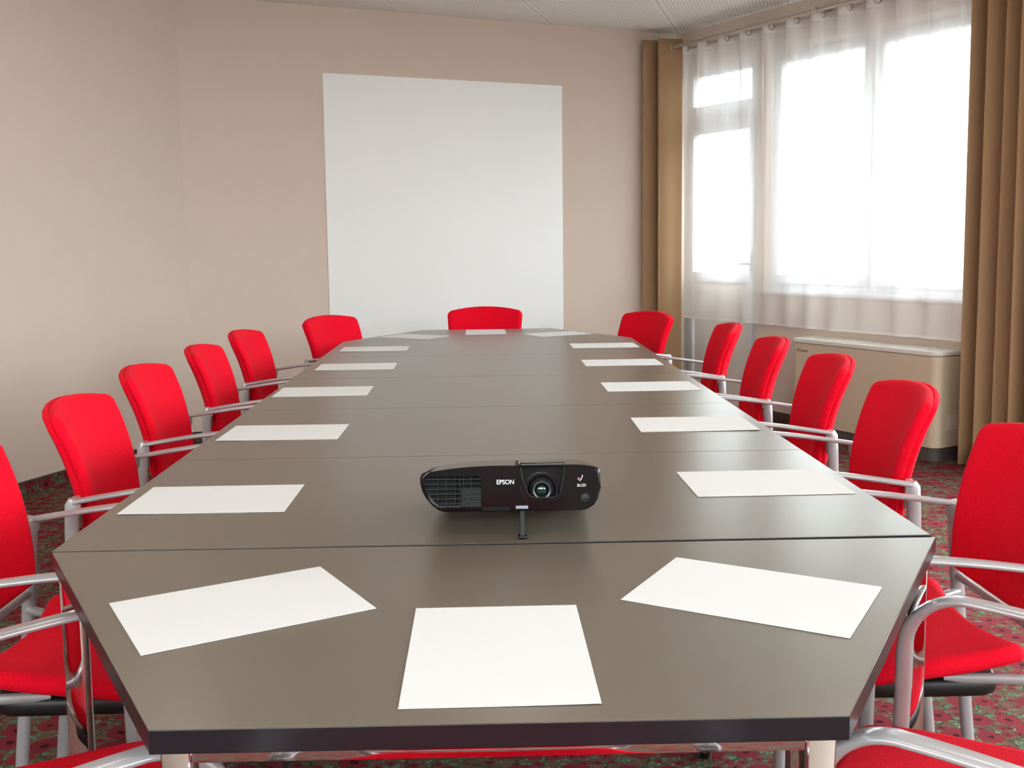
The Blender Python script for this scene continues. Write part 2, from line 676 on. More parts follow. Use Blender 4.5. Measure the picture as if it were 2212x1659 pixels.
def frame_mesh(s0, s1, z0, z1, w, y0, y1, bev=0.004, bottom=None):
    bm = bmesh.new()
    wb = bottom or w
    add_box(bm, s0, s0 + w, y0, y1, z0, z1, bev)
    add_box(bm, s1 - w, s1, y0, y1, z0, z1, bev)
    add_box(bm, s0 + w - 0.001, s1 - w + 0.001, y0, y1, z1 - w, z1, bev)
    add_box(bm, s0 + w - 0.001, s1 - w + 0.001, y0, y1, z0, z0 + wb, bev)
    return bm


def pane(parent, s0, s1, z0, z1, y):
    bm = bmesh.new()
    add_box(bm, s0, s1, y - 0.003, y + 0.003, z0, z1)
    return finish('glass_pane', bm, M['glass'], parent, smooth=False)


def lever(parent, s, z, y, d=-1):
    bm = bmesh.new()
    add_box(bm, s - 0.014, s + 0.014, y - 0.008, y, z - 0.07, z + 0.07, 0.003)
    add_sweep(bm, [(s, y, z), (s, y - 0.045, z), (s + d * 0.02, y - 0.052, z), (s + d * 0.12, y - 0.052, z)], (0.018, 0.014), side=(0, 0, 1), n=10)
    return finish('handle', bm, M['pvc'], parent)


# glazed balcony door with a top light
dr = wroot('door_1')
bm = frame_mesh(0.05, 0.845, 0.0, 2.43, 0.055, 0.04, 0.12, bottom=0.03)
add_box(bm, 0.10, 0.80, 0.04, 0.12, 2.06, 2.11, 0.004)
finish('door_frame', bm, M['pvc'], dr)
leaf = finish('door_leaf', frame_mesh(0.102, 0.793, 0.032, 2.06, 0.055, 0.03, 0.09, 0.006), M['pvc'], dr)
bm = bmesh.new()
add_box(bm, 0.15, 0.745, 0.05, 0.075, 0.08, 0.93)
finish('lower_panel', bm, M['doorpanel'], leaf)
bm = bmesh.new()
add_box(bm, 0.15, 0.745, 0.034, 0.088, 0.90, 0.975, 0.006)
add_box(bm, 0.15, 0.745, 0.034, 0.088, 1.955, 2.01, 0.006)
finish('door_rail', bm, M['pvc'], leaf)
pane(leaf, 0.155, 0.74, 0.97, 1.96, 0.062)
lever(leaf, 0.765, 1.04, 0.03, -1)
top = finish('top_light_frame', frame_mesh(0.10, 0.795, 2.105, 2.40, 0.045, 0.035, 0.095, 0.005), M['pvc'], dr)
pane(top, 0.14, 0.755, 2.145, 2.36, 0.065)

# windows: two casements each; those in the back wall are added for fill light
for i, (s0, s1, z0, z1) in enumerate(OPEN + FILL_OPEN_BACK):
    w = wroot('window_%d' % (i + 1)) if i < len(OPEN) else wroot('window_%d' % (i + 1), BLOC, BROT)
    bm = frame_mesh(s0, s1, z0, z1, 0.06, 0.04, 0.12)
    mid = (s0 + s1) / 2 - 0.04
    add_box(bm, mid - 0.03, mid + 0.03, 0.04, 0.12, z0 + 0.05, z1 - 0.05, 0.004)
    finish('window_frame', bm, M['pvc'], w)
    for a, b, hs in ((s0 + 0.045, mid - 0.012, 1), (mid + 0.012, s1 - 0.045, -1)):
        sa = finish('sash', frame_mesh(a, b, z0 + 0.045, z1 - 0.04, 0.06, 0.025, 0.085, 0.006), M['pvc'], w)
        pane(sa, a + 0.055, b - 0.055, z0 + 0.1, z1 - 0.095, 0.055)
    bm = bmesh.new()
    add_box(bm, s0 - 0.03, s1 + 0.03, -0.03, 0.045, z0 - 0.025, z0 + 0.004, 0.004)
    finish('window_sill', bm, M['pvc'], w)


# ------------------------------------------------------------------ curtain rods, curtains
def rod(name, label, off, z, r, s0, s1, brackets):
    t = thing(name, label, 'curtain rod', WLOC, WROT)
    bm = bmesh.new()
    add_sweep(bm, [(s0, -off, z), (s1, -off, z)], (2 * r, 2 * r), side=(0, 0, 1), n=16)
    finish('pole', bm, M['rod'], t)
    for s in brackets:
        bm = bmesh.new()
        add_box(bm, s - 0.008, s + 0.008, -off - r - 0.004, 0, z - 0.004, z + r + 0.006, 0.002)
        add_box(bm, s - 0.012, s + 0.012, -0.006, 0.0, z - 0.05, z + 0.05, 0.002)
        finish('bracket', bm, M['rod'], t)
    return t


ROD1, ROD2, RZ = 0.150, 0.055, 2.557
rod('curtain_rod', 'thick nickel curtain rod carrying the tan curtains, nearer the room', ROD1, RZ + 0.006, 0.0115, 0.03, 3.2, (1.50, 3.1))
rod('curtain_rod', 'slim nickel rod behind, threaded through the eyelets of the white voile', ROD2, RZ - 0.002, 0.008, 0.12, 3.2, (1.52, 3.12))


def curtain(name, label, cat, mt, fn, s0, s1, ns, z0, z1, nz, hem=0.0, hem_m=None):
    """fn(s, v) -> (s', off) with v = 0 at the hem and 1 at the top"""
    t = thing(name, label, cat, WLOC, WROT)
    bm = bmesh.new()

    def patch(bm, za, zb, n, dy=0.0):
        g = []
        for j in range(n + 1):
            z = za + (zb - za) * j / n
            v = (z - z0) / (z1 - z0)
            row = []
            for i in range(ns + 1):
                s = s0 + (s1 - s0) * i / ns
                a, off = fn(s, v)
                row.append(bm.verts.new((a, -off + dy, z)))
            g.append(row)
        for j in range(n):
            for i in range(ns):
                bm.faces.new((g[j][i], g[j][i + 1], g[j + 1][i + 1], g[j + 1][i]))
    patch(bm, z0, z1, nz)
    p = finish('cloth', bm, mt, t, angle=180)
    return t, p, patch


def eyelets(t, fn, ss, z, r, mt):
    for s in ss:
        a, o_ = fn(s, 0.97)
        a2, o2 = fn(s + 0.004, 0.97)
        tang = Vector((a2 - a, -(o2 - o_), 0)).normalized()
        nrm = Vector((-tang.y, tang.x, 0))
        rot = Vector((0, 0, 1)).rotation_difference(nrm).to_matrix().to_4x4()
        bm = bmesh.new()
        add_torus(bm, r, 0.0045, Matrix.Translation((a, -o_, z)) @ rot)
        finish('eyelet', bm, mt, t)


LAM = 0.212


def f_sheer(s, v):
    ph = 2 * PI * (s - 0.10) / LAM + 0.5 * math.sin(s * 5.1) * (1 - v) * 1.6
    w = 1 - v
    amp = 0.028 * max(0.0, 1 - 1.6 * w) ** 2 + 0.0105 + 0.004 * w * math.sin(s * 9.0 + 1.0)
    sq = math.sin(ph)
    sq = math.copysign(abs(sq) ** (0.5 + 0.3 * w), sq)
    return s + 0.012 * math.cos(ph) * (0.4 + 0.6 * v), ROD2 + 0.012 + amp * sq + w * (0.012 * math.sin(4.3 * s + 1.2) + 0.004 * math.sin(15.7 * s + 0.4))


ts, ps, patch = curtain('sheer_curtain', 'white see-through voile curtain hanging on eyelets across the windows and glazed door', 'curtain',
                        M['sheer'], f_sheer, 0.19, 3.05, 620, 0.645, 2.592, 40)
bm = bmesh.new()
patch(bm, 0.645, 0.66, 1, -0.0015)
finish('hem', bm, M['sheerhem'], ts, angle=180)
bm = bmesh.new()
patch(bm, 2.515, 2.592, 3, -0.0015)
finish('heading_tape', bm, M['sheerhem'], ts, angle=180)
ss = [0.10 + LAM * 0.5 * k for k in range(1, 28)]
eyelets(ts, f_sheer, [s for s in ss if 0.2 < s < 3.0], RZ - 0.002, 0.019, M['rod'])


def f_left(s, v):
    # stacked tight against the far wall: two big pleats standing out into the room
    k = s / 1.0
    P = ((0.0, 0.020, 0.325), (0.12, 0.036, 0.305), (0.30, 0.050, 0.09), (0.45, 0.092, 0.09), (0.62, 0.110, 0.258), (0.72, 0.122, 0.255), (1.0, 0.172, 0.085))
    for a, b in zip(P, P[1:]):
        if k <= b[0] or b is P[-1]:
            q = min(1.0, (k - a[0]) / (b[0] - a[0]))
            q = q * q * (3 - 2 * q)
            s_, off = a[1] + (b[1] - a[1]) * q, a[2] + (b[2] - a[2]) * q
            break
    return s_ + 0.004 * math.sin(40 * k) * (0.4 + 0.6 * (1 - v)), off + 0.008 * (1 - v) * math.sin(9 * k)


tl, pl, _ = curtain('tan_curtain', 'narrow tan curtain gathered in the corner beside the white wall panel', 'curtain', M['brown'], f_left, 0.0, 1.0, 200, 0.02, 2.62, 24)
sol = pl.modifiers.new('thick', 'SOLIDIFY')
sol.thickness = 0.003
eyelets(tl, f_left, [0.25, 0.52, 0.88], RZ + 0.006, 0.021, M['rod'])


def f_right(s, v):
    ph = 2 * PI * s * 6.0
    amp = 0.060 + 0.012 * math.sin(s * 13)
    off = 0.148 + amp * math.sin(ph + 0.25 * math.sin(s * 21) * (1 - v)) + 0.008 * math.sin(ph * 2.3 + 2) * (1 - v)
    return 2.60 + 0.56 * s + 0.014 * math.cos(ph * 1.0 + 0.8), off


tr_, pr, _ = curtain('tan_curtain', 'tan curtain hanging to the floor at the right edge of the window', 'curtain', M['brown'], f_right, 0.0, 1.0, 260, 0.012, 2.62, 24)
sol = pr.modifiers.new('thick', 'SOLIDIFY')
sol.thickness = 0.003
eyelets(tr_, f_right, [k / 12 for k in range(1, 12)], RZ + 0.006, 0.021, M['rod'])

# ------------------------------------------------------------------ projection panel on the far wall
far = Matrix.Translation((CORNER_L.x, CORNER_L.y, 0)) @ Matrix.Rotation(A_FAR, 4, 'Z')
bm = bmesh.new()
add_box(bm, 0.872, 2.556, -0.006, 0, 0.45, 2.279, 0.001)
o = finish('projection_panel', bm, M['board'])
o.matrix_world = far
tag(o, 'large plain white projection panel on the taupe wall beyond the table', 'projection screen')

# ------------------------------------------------------------------ fan coil heater under the window
t = thing('fan_coil_heater', 'long cream wall heater standing under the window, near the right curtain', 'heater', WLOC, WROT)
H0, H1, HF = 1.417, 2.49, 0.235


def hpts(inset, back=0.025, r=0.05):
    a, b, f = H0 + inset, H1 - inset, -(HF - inset)
    pts = [(b, -back), (a, -back)]
    for k in range(7):
        q = PI / 2 * k / 6
        pts.append((a + r - r * math.cos(q), f + r - r * math.sin(q)))
    for k in range(7):
        q = PI / 2 * k / 6
        pts.append((b - r + r * math.sin(q), f + r - r * math.cos(q)))
    return pts


bm = bmesh.new()
add_prism(bm, hpts(0.0), 0.075, 0.572, 0.003)
even(finish('casing', bm, M['heater'], t, angle=60))
bm = bmesh.new()
add_prism(bm, hpts(0.012, 0.03), 0.0, 0.074)
finish('plinth', bm, M['heaterfoot'], t)
bm = bmesh.new()
add_prism(bm, hpts(-0.006, 0.02), 0.574, 0.597, 0.006, 3)
topp = even(finish('top_cover', bm, M['heatertop'], t, angle=60))
for a, b in ((H0 + 0.14, H0 + 0.50), (H0 + 0.54, H1 - 0.14)):
    bm = bmesh.new()
    for k in range(9):
        y = -0.055 - 0.015 * k
        add_box(bm, a, b, y - 0.004, y + 0.004, 0.596, 0.6, 0.001, 1)
    finish('grille', bm, M['heatertop'], topp)
bm = bmesh.new()
add_box(bm, H1 - 0.002, H1 + 0.0012, -0.20 + 0.05, -0.06, 0.17, 0.25)
finish('rating_label', bm, M['sticker'], t, smooth=False)
text_obj('lettering', 'Power', 0.028, M['ink'], t, Matrix.Translation((H0 + 0.10, -HF - 0.0006, 0.527)) @ Matrix.Rotation(PI / 2, 4, 'X'), 0.0004, 0.0004, 1.25)

# ------------------------------------------------------------------ tables
TOP = 0.74
TT = 0.026


def table(name, label, outline, loc, rz, legs, edge=0.0015):
    t = thing(name, label, 'table', loc, rz, 'table sections pushed together')
    bm = bmesh.new()
    add_prism(bm, outline, TOP - TT, TOP, edge, 2)
    o = even(finish('tabletop', bm, M['tabletop'], t, angle=50))
    o.data.materials.append(M['tableedge'])
    for p in o.data.polygons:
        if abs(p.normal.z) < 0.5 or p.normal.z < 0:
            p.material_index = 1
    n = len(legs)
    for i, (x, y) in enumerate(legs):
        d = 0.0155
        bm = bmesh.new()
        add_box(bm, x - d, x + d, y - d, y + d, 0.012, TOP - TT - 0.001, 0.003)
        lg = finish('leg', bm, M['chrome'], t, angle=30)
        bm = bmesh.new()
        add_lathe(bm, [(0.0, 0.0), (0.018, 0.0), (0.018, 0.01), (0.008, 0.014), (0.0, 0.014)], 16, Matrix.Translation((x, y, 0)))
        finish('foot', bm, M['rubber'], lg)
        a, b = Vector((x, y)), Vector(legs[(i + 1) % n])
        dv = (b - a)
        L = dv.length
        bm = bmesh.new()
        add_box(bm, d, L - d, -0.012, 0.012, TOP - TT - 0.022, TOP - TT - 0.002, 0.003, M4=Matrix.Translation((x, y, 0)) @ Matrix.Rotation(math.atan2(dv.y, dv.x), 4, 'Z'))
        finish('rail', bm, M['chrome'], t, angle=30)
    for x, y in legs:
        c = Vector((x, y)) * 0.0
        bm = bmesh.new()
        q = Vector((sum(l[0] for l in legs) / n, sum(l[1] for l in legs) / n)) - Vector((x, y))
        q = q.normalized() * 0.075
        add_box(bm, x + q.x - 0.035, x + q.x + 0.035, y + q.y - 0.035, y + q.y + 0.035, TOP - TT - 0.028, TOP - TT - 0.001, 0.006)
        finish('corner_bracket', bm, M['blackplastic'], t)
    return t


HW, MOD, DD = 0.70, 0.6926, 0.606
TYAW = 0.02552
BX, BY = -0.0296, 1.6325
rotT = Matrix.Rotation(TYAW, 2)


def tb(x, y):
    q = rotT @ Vector((x, y))
    return q.x + BX, q.y + BY


def trap(sgn, d):
    p = [(-HW, 0), (HW, 0), (0.35, d * sgn), (-0.35, d * sgn)]
    return p if sgn > 0 else p[::-1]


table('trapezoid_table', 'near dark grey trapezoid table section closest to the viewer, its chrome legs showing',
      trap(-1, 0.620), (-0.0270, 1.6250, 0), 0.0187,
      [(-0.331, -0.585), (0.329, -0.585), (0.653, -0.033), (-0.655, -0.035)])
tl_lab = ['dark grey rectangular table section under the black projector',
          'dark grey rectangular table section directly behind the one with the projector',
          'middle dark grey rectangular table section of the five between the trapezoid ends',
          'dark grey rectangular table section, second from the far trapezoid end',
          'dark grey rectangular table section joined to the far trapezoid end']
g = 0.0005
for i in range(5):
    x, y = tb(0, MOD * i)
    table('rectangular_table', tl_lab[i], [(-HW, g), (HW, g), (HW, MOD - g), (-HW, MOD - g)], (x, y, 0), TYAW,
          [(-0.50, 0.04), (0.50, 0.04), (0.50, MOD - 0.04), (-0.50, MOD - 0.04)])
x, y = tb(0, MOD * 5 + 0.001)
table('trapezoid_table', 'far dark grey trapezoid table section in front of the white wall panel', trap(1, DD), (x, y, 0), TYAW,
      [(-0.36, 0.05), (0.36, 0.05), (0.20, DD - 0.30), (-0.20, DD - 0.30)])

# ------------------------------------------------------------------ paper sheets
PAPER = {
    'L1': (-0.5616, 1.9441, 0.0233, 1, 'blank white sheet in front of the red chair nearest on the left side'),
    'L2': (-0.5792, 2.6370, 0.0141, 1, 'blank white sheet second from the near end in the left row of the table'),
    'L3': (-0.6076, 3.3645, 0.0315, 1, 'blank white sheet in the middle of the left row of five'),
    'L4': (-0.5996, 4.0347, 0.0451, 1, 'blank white sheet fourth from the near end in the left row of five'),
    'L5': (-0.6145, 4.7028, 0.0430, 1, 'blank white sheet farthest back in the left row, before the far trapezoid section'),
    'FL': (-0.4895, 5.2971, -0.4782, 1, 'slanted white sheet on the left side of the far trapezoid section'),
    'FC': (-0.1368, 5.5098, 0.0402, 0, 'white sheet at the far end, right in front of the lone red chair'),
    'FR': (0.2313, 5.3519, 0.4868, 1, 'slanted white sheet on the right side of the far trapezoid section'),
    'R5': (0.4153, 4.7364, 0.0282, 1, 'blank white sheet farthest back in the right row, before the far trapezoid section'),
    'R4': (0.4252, 4.0682, 0.0263, 1, 'blank white sheet fourth from the near end in the right row of five'),
    'R3': (0.4458, 3.3946, 0.0275, 1, 'blank white sheet in the middle of the right row of five'),
    'R2': (0.4652, 2.6880, 0.0140, 1, 'blank white sheet second from the near end in the right row of the table'),
    'R1': (0.4864, 2.0250, 0.0369, 1, 'blank white sheet to the right of the projector, near right chair'),
    'NL': (-0.3634, 1.3533, 0.5295, 1, 'white sheet turned askew at the left of the near trapezoid section'),
    'NC': (-0.0207, 1.1894, 0.0273, 0, 'upright white sheet in the centre of the near table edge, below the projector'),
    'NR': (0.3217, 1.3786, -0.5127, 1, 'white sheet turned askew at the right of the near trapezoid section'),
}
for k, (x, y, a, land, lab) in PAPER.items():
    w, h = (0.297, 0.21) if land else (0.21, 0.297)
    bm = bmesh.new()
    n = 8
    lift = random.choice((0.0, 0.0015, 0.003))
    sgn = random.choice((-1, 1))

    def zz(u, v):
        return TOP + 0.0006 + lift * max(0, (u * sgn + 0.35)) ** 3 * max(0, (-v + 0.4)) ** 1.5
    gr = [[[bm.verts.new((u * w, v * h, zz(u, v) + dz)) for u in [i / n - 0.5 for i in range(n + 1)]] for v in [j / n - 0.5 for j in range(n + 1)]] for dz in (0, 0.0007)]
    for l in (0, 1):
        for j in range(n):
            for i in range(n):
                q = (gr[l][j][i], gr[l][j][i + 1], gr[l][j + 1][i + 1], gr[l][j + 1][i])
                bm.faces.new(q if l else q[::-1])
    for i in range(n):
        bm.faces.new((gr[0][0][i], gr[0][0][i + 1], gr[1][0][i + 1], gr[1][0][i]))
        bm.faces.new((gr[0][n][i + 1], gr[0][n][i], gr[1][n][i], gr[1][n][i + 1]))
        bm.faces.new((gr[0][i + 1][0], gr[0][i][0], gr[1][i][0], gr[1][i + 1][0]))
        bm.faces.new((gr[0][i][n], gr[0][i + 1][n], gr[1][i + 1][n], gr[1][i][n]))
    o = finish('paper_sheet', bm, M['paper'])
    o.location = (x, y, 0)
    o.rotation_euler = (0, 0, a)
    tag(o, lab, 'paper', 'blank sheets laid round the table')


# ------------------------------------------------------------------ chairs
# local frame: origin on the floor, +y = the way the sitter faces, table edge near y = +0.1
def make_chair():
    t = thing('meeting_chair', 'chair', 'chair', group='red meeting chairs round the table')

    # backrest: fan shape, wider and leaning back towards the top, hollow across
    def back_pt(x, b, dy=0.0, sc=1.0):
        v = (b + 0.150) / 0.30                      # 0 bottom, 1 top
        u = x / 0.21
        w = 0.186 + 0.028 * v
        z = 0.669 + b + 0.024 * (1 - u * u) * max(0, v) - 0.020 * (1 - u * u) * max(0, 1 - v)
        y = -0.186 - 0.030 * v - 0.066 * max(0, v) ** 2.2 + (0.030 + 0.026 * v) * u * u
        return (u * w * sc, y + dy, z)
    bm = bmesh.new()
    pillow(bm, 0.21, 0.150, 0.024, lambda a, b: back_pt(a, b, 0.008), -0.017, -0.010, 0.020, crown=-0.003, edge_b=0.004)
    finish('back_cushion', bm, M['fabric'], t, angle=180)
    bm = bmesh.new()
    pillow(bm, 0.208, 0.1482, 0.024, lambda a, b: back_pt(a, b, -0.0095, 0.99), -0.008, -0.012, 0.004, edge_b=0.016)
    finish('back_shell', bm, M['fabric'], t, angle=180)

    # seat: rear corners sweep up a little, front edge rolls down
    def seat_pt(x, b, dz=0.0):
        v = (b + 0.187) / 0.374
        u = x / 0.235
        w = 0.200 + 0.030 * min(1, v * 1.4)
        y = 0.063 + b + 0.024 * (1 - u * u) * max(0, 0.5 - v) * 2
        z = 0.451 + 0.024 * u * u * max(0, 1 - v * 1.2) - 0.16 * max(0, v - 0.75) ** 2 + 0.030 * max(0, 0.3 - v)
        return (u * w, y, z + dz)
    bm = bmesh.new()
    pillow(bm, 0.238, 0.187, 0.04, lambda a, b: seat_pt(a, b), 0.018, 0.014, 0.024, crown=0.004, edge_b=0.012)
    finish('seat', bm, M['fabric'], t, angle=180)
    bm = bmesh.new()
    pillow(bm, 0.212, 0.145, 0.05, lambda a, b: (a * 0.94, 0.065 + b, 0.418), 0.015, 0.016, 0.008)
    finish('seat_shell', bm, M['blackplastic'], t, angle=60)

    for s in (-1, 1):
        X = 0.250 * s
        # armrest: flat band rising from the rear post, running forward, curling down
        pts, sz = [], []
        for k in range(11):
            q = k / 10
            y = -0.172 + 0.272 * q
            pts.append((X, y, 0.638 + 0.033 * (0.5 * q + 0.5 * math.sin(q * PI * 0.5))))
            sz.append((0.028 + 0.006 * q, 0.0125))
        cy_, rr = 0.10, 0.086
        cz_ = 0.671 - rr
        for k in range(1, 11):
            q = PI / 2 * k / 10
            pts.append((X, cy_ + rr * math.sin(q), cz_ + rr * math.cos(q)))
            sz.append((0.034 - 0.007 * k / 10, 0.0125 + 0.0125 * k / 10))
        pts.append((X, cy_ + rr + 0.001, 0.52))
        sz.append((0.027, 0.026))
        bm = bmesh.new()
        add_sweep(bm, pts, sz, n=20, power=2.5)
        finish('armrest', bm, M['silver'], t)
        # front leg
        bm = bmesh.new()
        add_sweep(bm, [(X, 0.187, 0.521), (X, 0.190, 0.40), (X, 0.200, 0.018)], (0.025, 0.025), n=16)
        fl = finish('leg', bm, M['silver'], t)
        bm = bmesh.new()
        add_lathe(bm, [(0, 0), (0.0135, 0), (0.0155, 0.004), (0.0155, 0.02), (0, 0.02)], 16, Matrix.Translation((X, 0.200, 0)))
        finish('foot_cap', bm, M['rubber'], fl)
        # stub carrying the seat
        bm = bmesh.new()
        add_sweep(bm, [(X - 0.008 * s, 0.188, 0.425), (X - 0.060 * s, 0.170, 0.422)], (0.018, 0.020), side=(0, 1, 0), n=12)
        finish('seat_stub', bm, M['silver'], t)
        # rear leg, splayed backwards
        bm = bmesh.new()
        add_sweep(bm, [(X, -0.174, 0.645), (X, -0.177, 0.632), (X, -0.180, 0.58), (X, -0.184, 0.50), (X, -0.198, 0.33), (X, -0.232, 0.018)],
                  [(0.018, 0.020), (0.024, 0.032), (0.025, 0.032), (0.025, 0.029), (0.026, 0.027), (0.026, 0.026)], n=16, power=2.3)
        rl = finish('leg', bm, M['silver'], t)
        bm = bmesh.new()
        add_lathe(bm, [(0, 0), (0.0135, 0), (0.0155, 0.004), (0.0155, 0.02), (0, 0.02)], 16, Matrix.Translation((X, -0.234, 0)))
        finish('foot_cap', bm, M['rubber'], rl)
        # bracket from the post to the backrest side
        bm = bmesh.new()
        add_prism(bm, [(0.0, 0.644), (0.064, 0.640), (0.064, 0.562), (0.048, 0.572), (0.026, 0.598), (0.0, 0.616)], -0.010, 0.010, 0.004, axis='y')
        if s > 0:
            mm = Matrix.Translation((X + 0.008, -0.166, 0)) @ Matrix.Scale(-1, 4, Vector((1, 0, 0))) @ Matrix.Rotation(R(-16), 4, 'Z')
        else:
            mm = Matrix.Translation((X - 0.008, -0.166, 0)) @ Matrix.Rotation(R(-16), 4, 'Z')
        bmesh.ops.transform(bm, matrix=mm, verts=bm.verts[:])
        finish('back_bracket', bm, M['silver'], t)
        # short rail from under the seat to the rear leg
        bm = bmesh.new()
        add_sweep(bm, [(X - 0.066 * s, 0.03, 0.434), (X - 0.050 * s, -0.06, 0.437), (X - 0.030 * s, -0.14, 0.440), (X - 0.006 * s, -0.186, 0.442)], (0.018, 0.018), n=12, power=2.6)
        finish('seat_rail', bm, M['silver'], t)
    bm = bmesh.new()
    add_sweep(bm, [(-0.250, -0.186, 0.478), (0.250, -0.186, 0.478)], (0.018, 0.018), side=(0, 0, 1), n=12)
    finish('cross_bar', bm, M['silver'], t)
    return t


CH = []
Lab = {
    'L1': 'red armchair cut by the left edge of the photo, before the nearest left sheet',
    'L2': 'second red chair from the near end along the left side of the table',
    'L3': 'middle red chair of the five along the left side of the table',
    'L4': 'fourth red chair from the near end along the left side of the table',
    'L5': 'last red chair of the left row, in front of the left wall corner',
    'FL': 'red chair set at an angle at the far left, partly before the white panel',
    'FC': 'red chair alone at the far end of the table, centred before the white panel',
    'FR': 'red chair set at an angle at the far right, before the corner curtain',
    'R5': 'last red chair of the right row, in front of the glazed door',
    'R4': 'fourth red chair of the right row, at the left end of the cream heater',
    'R3': 'middle red chair of the right row, in front of the cream heater',
    'R2': 'second red chair from the near end of the right row, before the heater',
    'R1': 'large red chair cut by the right edge of the photo, below the tan curtain',
    'NL': 'red chair at the near left slanted edge, silver arms at bottom left',
    'NR': 'red chair at the near right slanted edge, two silver arms at bottom right',
    'NC': 'red chair pushed in at the near end, seen only mirrored in the chrome rail',
}
# chair: floor position and the turn of its front, all slightly different as people left them
for k, x, y, a in (
        ('L1', -0.850, 1.955, -88.0), ('L2', -0.851, 2.614, -85.2), ('L3', -0.918, 3.288, -87.0),
        ('L4', -0.919, 3.931, -85.8), ('L5', -0.928, 4.570, -90.5),
        ('R1', 0.788, 1.990, 91.0), ('R2', 0.774, 2.679, 86.8), ('R3', 0.784, 3.341, 87.1),
        ('R4', 0.746, 3.962, 86.2), ('R5', 0.718, 4.639, 86.3),
        ('FL', -0.740, 5.310, -118.6), ('FR', 0.507, 5.339, 117.5), ('FC', -0.155, 5.759, 179.0),
        ('NL', -0.613, 1.253, -59.7), ('NR', 0.633, 1.265, 58.7), ('NC', -0.020, 0.815, 0.0)):
    CH.append((k, (x, y, 0), R(a)))
proto = make_chair()
for i, (k, loc, a) in enumerate(CH):
    c = proto if i == 0 else copy_tree(proto)
    c.location = loc
    c.rotation_euler = (0, 0, a)
    c['label'] = Lab[k]

# ------------------------------------------------------------------ projector
pj = thing('projector', 'black video projector standing on the table with its lens facing the viewer', 'projector', (-0.0055, 1.662, TOP), TYAW * 0.3)
tilt = math.atan2(0.037, 0.215)
PM = Matrix.Translation((0, 0, 0.043)) @ Matrix.Rotation(-tilt, 4, 'X')


def pput(o):
    o.data.transform(PM)
    return o


def ztop(x):
    l = max(0.0, (-x - 0.01) / 0.137)
    r_ = max(0.0, (x - 0.095) / 0.052)
    return 0.0745 - 0.0125 * l ** 2.2 - 0.0065 * r_ ** 2.5


pts = []
NX = 40
for i in range(NX + 1):
    x = -0.143 + 0.286 * i / NX
    pts.append((x, ztop(x)))
pts += [(0.1462, 0.0655), (0.1475, 0.060), (0.1478, 0.036), (0.1462, 0.026), (0.143, 0.018), (0.136, 0.008), (0.124, 0.0015), (0.115, 0.0)]
pts += [(-0.108, 0.0), (-0.117, 0.003), (-0.1265, 0.010), (-0.137, 0.022), (-0.1435, 0.034), (-0.1472, 0.048), (-0.1466, 0.057)]
pts = [(x, z) for x, z in pts]
bm = bmesh.new()
add_prism(bm, pts, 0.0, 0.226, 0.006, 4, axis='y')
# bow the front: ends sit further back
for v in bm.verts:
    k = 1 - min(1, v.co.y / 0.12)
    v.co.y += 0.010 * (abs(v.co.x) / 0.147) ** 2.5 * max(0, k)
body = finish('body', bm, M['gloss'], pj, angle=30)
c1 = bmesh.new()       # vent opening
add_prism(c1, [(-0.1395, 0.052), (-0.1345, 0.058), (-0.052, 0.058), (-0.047, 0.053), (-0.047, 0.0075), (-0.119, 0.0075), (-0.130, 0.018), (-0.1375, 0.032)], -0.05, 0.028, axis='y')
c2 = bmesh.new()       # lens opening, open to the top
LX0, LX1 = 0.0185, 0.0875
add_prism(c2, [(LX0, 0.0715), (LX1, 0.0715), (0.0865, 0.055), (0.0805, 0.030), (0.076, 0.0245), (0.069, 0.0225), (0.041, 0.0225), (0.034, 0.0245), (0.0285, 0.030), (0.0195, 0.055)], -0.05, 0.032, axis='y')
cut(body, [c1, c2])
even(pput(body))
# vent slats
bm = bmesh.new()
for k in range(6):
    z = 0.0135 + 0.0079 * k
    x0 = -0.138 + 0.0 if z > 0.035 else -0.138 + (0.035 - z) * 0.75
    add_box(bm, x0 + 0.001, -0.0475, 0.006, 0.020, z - 0.0006, z + 0.0006)
pput(finish('vent_slats', bm, M['vent'], pj, smooth=False))
bm = bmesh.new()
for x in (-0.118, -0.104, -0.090, -0.0815, -0.076, -0.063):
    add_box(bm, x - 0.0005, x + 0.0005, 0.017, 0.0285, 0.008, 0.0575)
add_box(bm, -0.0800, -0.0475, 0.022, 0.0285, 0.008, 0.036)
pput(finish('vent_ribs', bm, M['satin'], pj, smooth=False))
bm = bmesh.new()
add_box(bm, -0.0455, 0.0, -0.0006, 0.004, 0.0062, 0.0076)
add_box(bm, -0.0455, 0.0, -0.0006, 0.004, 0.0030, 0.0044)
pput(finish('lower_vent', bm, M['dark'], pj, smooth=False))
bm = bmesh.new()
add_prism(bm, [(-0.136, 0.053), (-0.133, 0.0565), (-0.053, 0.0565), (-0.0485, 0.052), (-0.0485, 0.009), (-0.118, 0.009), (-0.1275, 0.019), (-0.135, 0.033)], 0.0268, 0.0279, axis='y')
pput(finish('vent_backing', bm, M['dark'], pj, smooth=False))
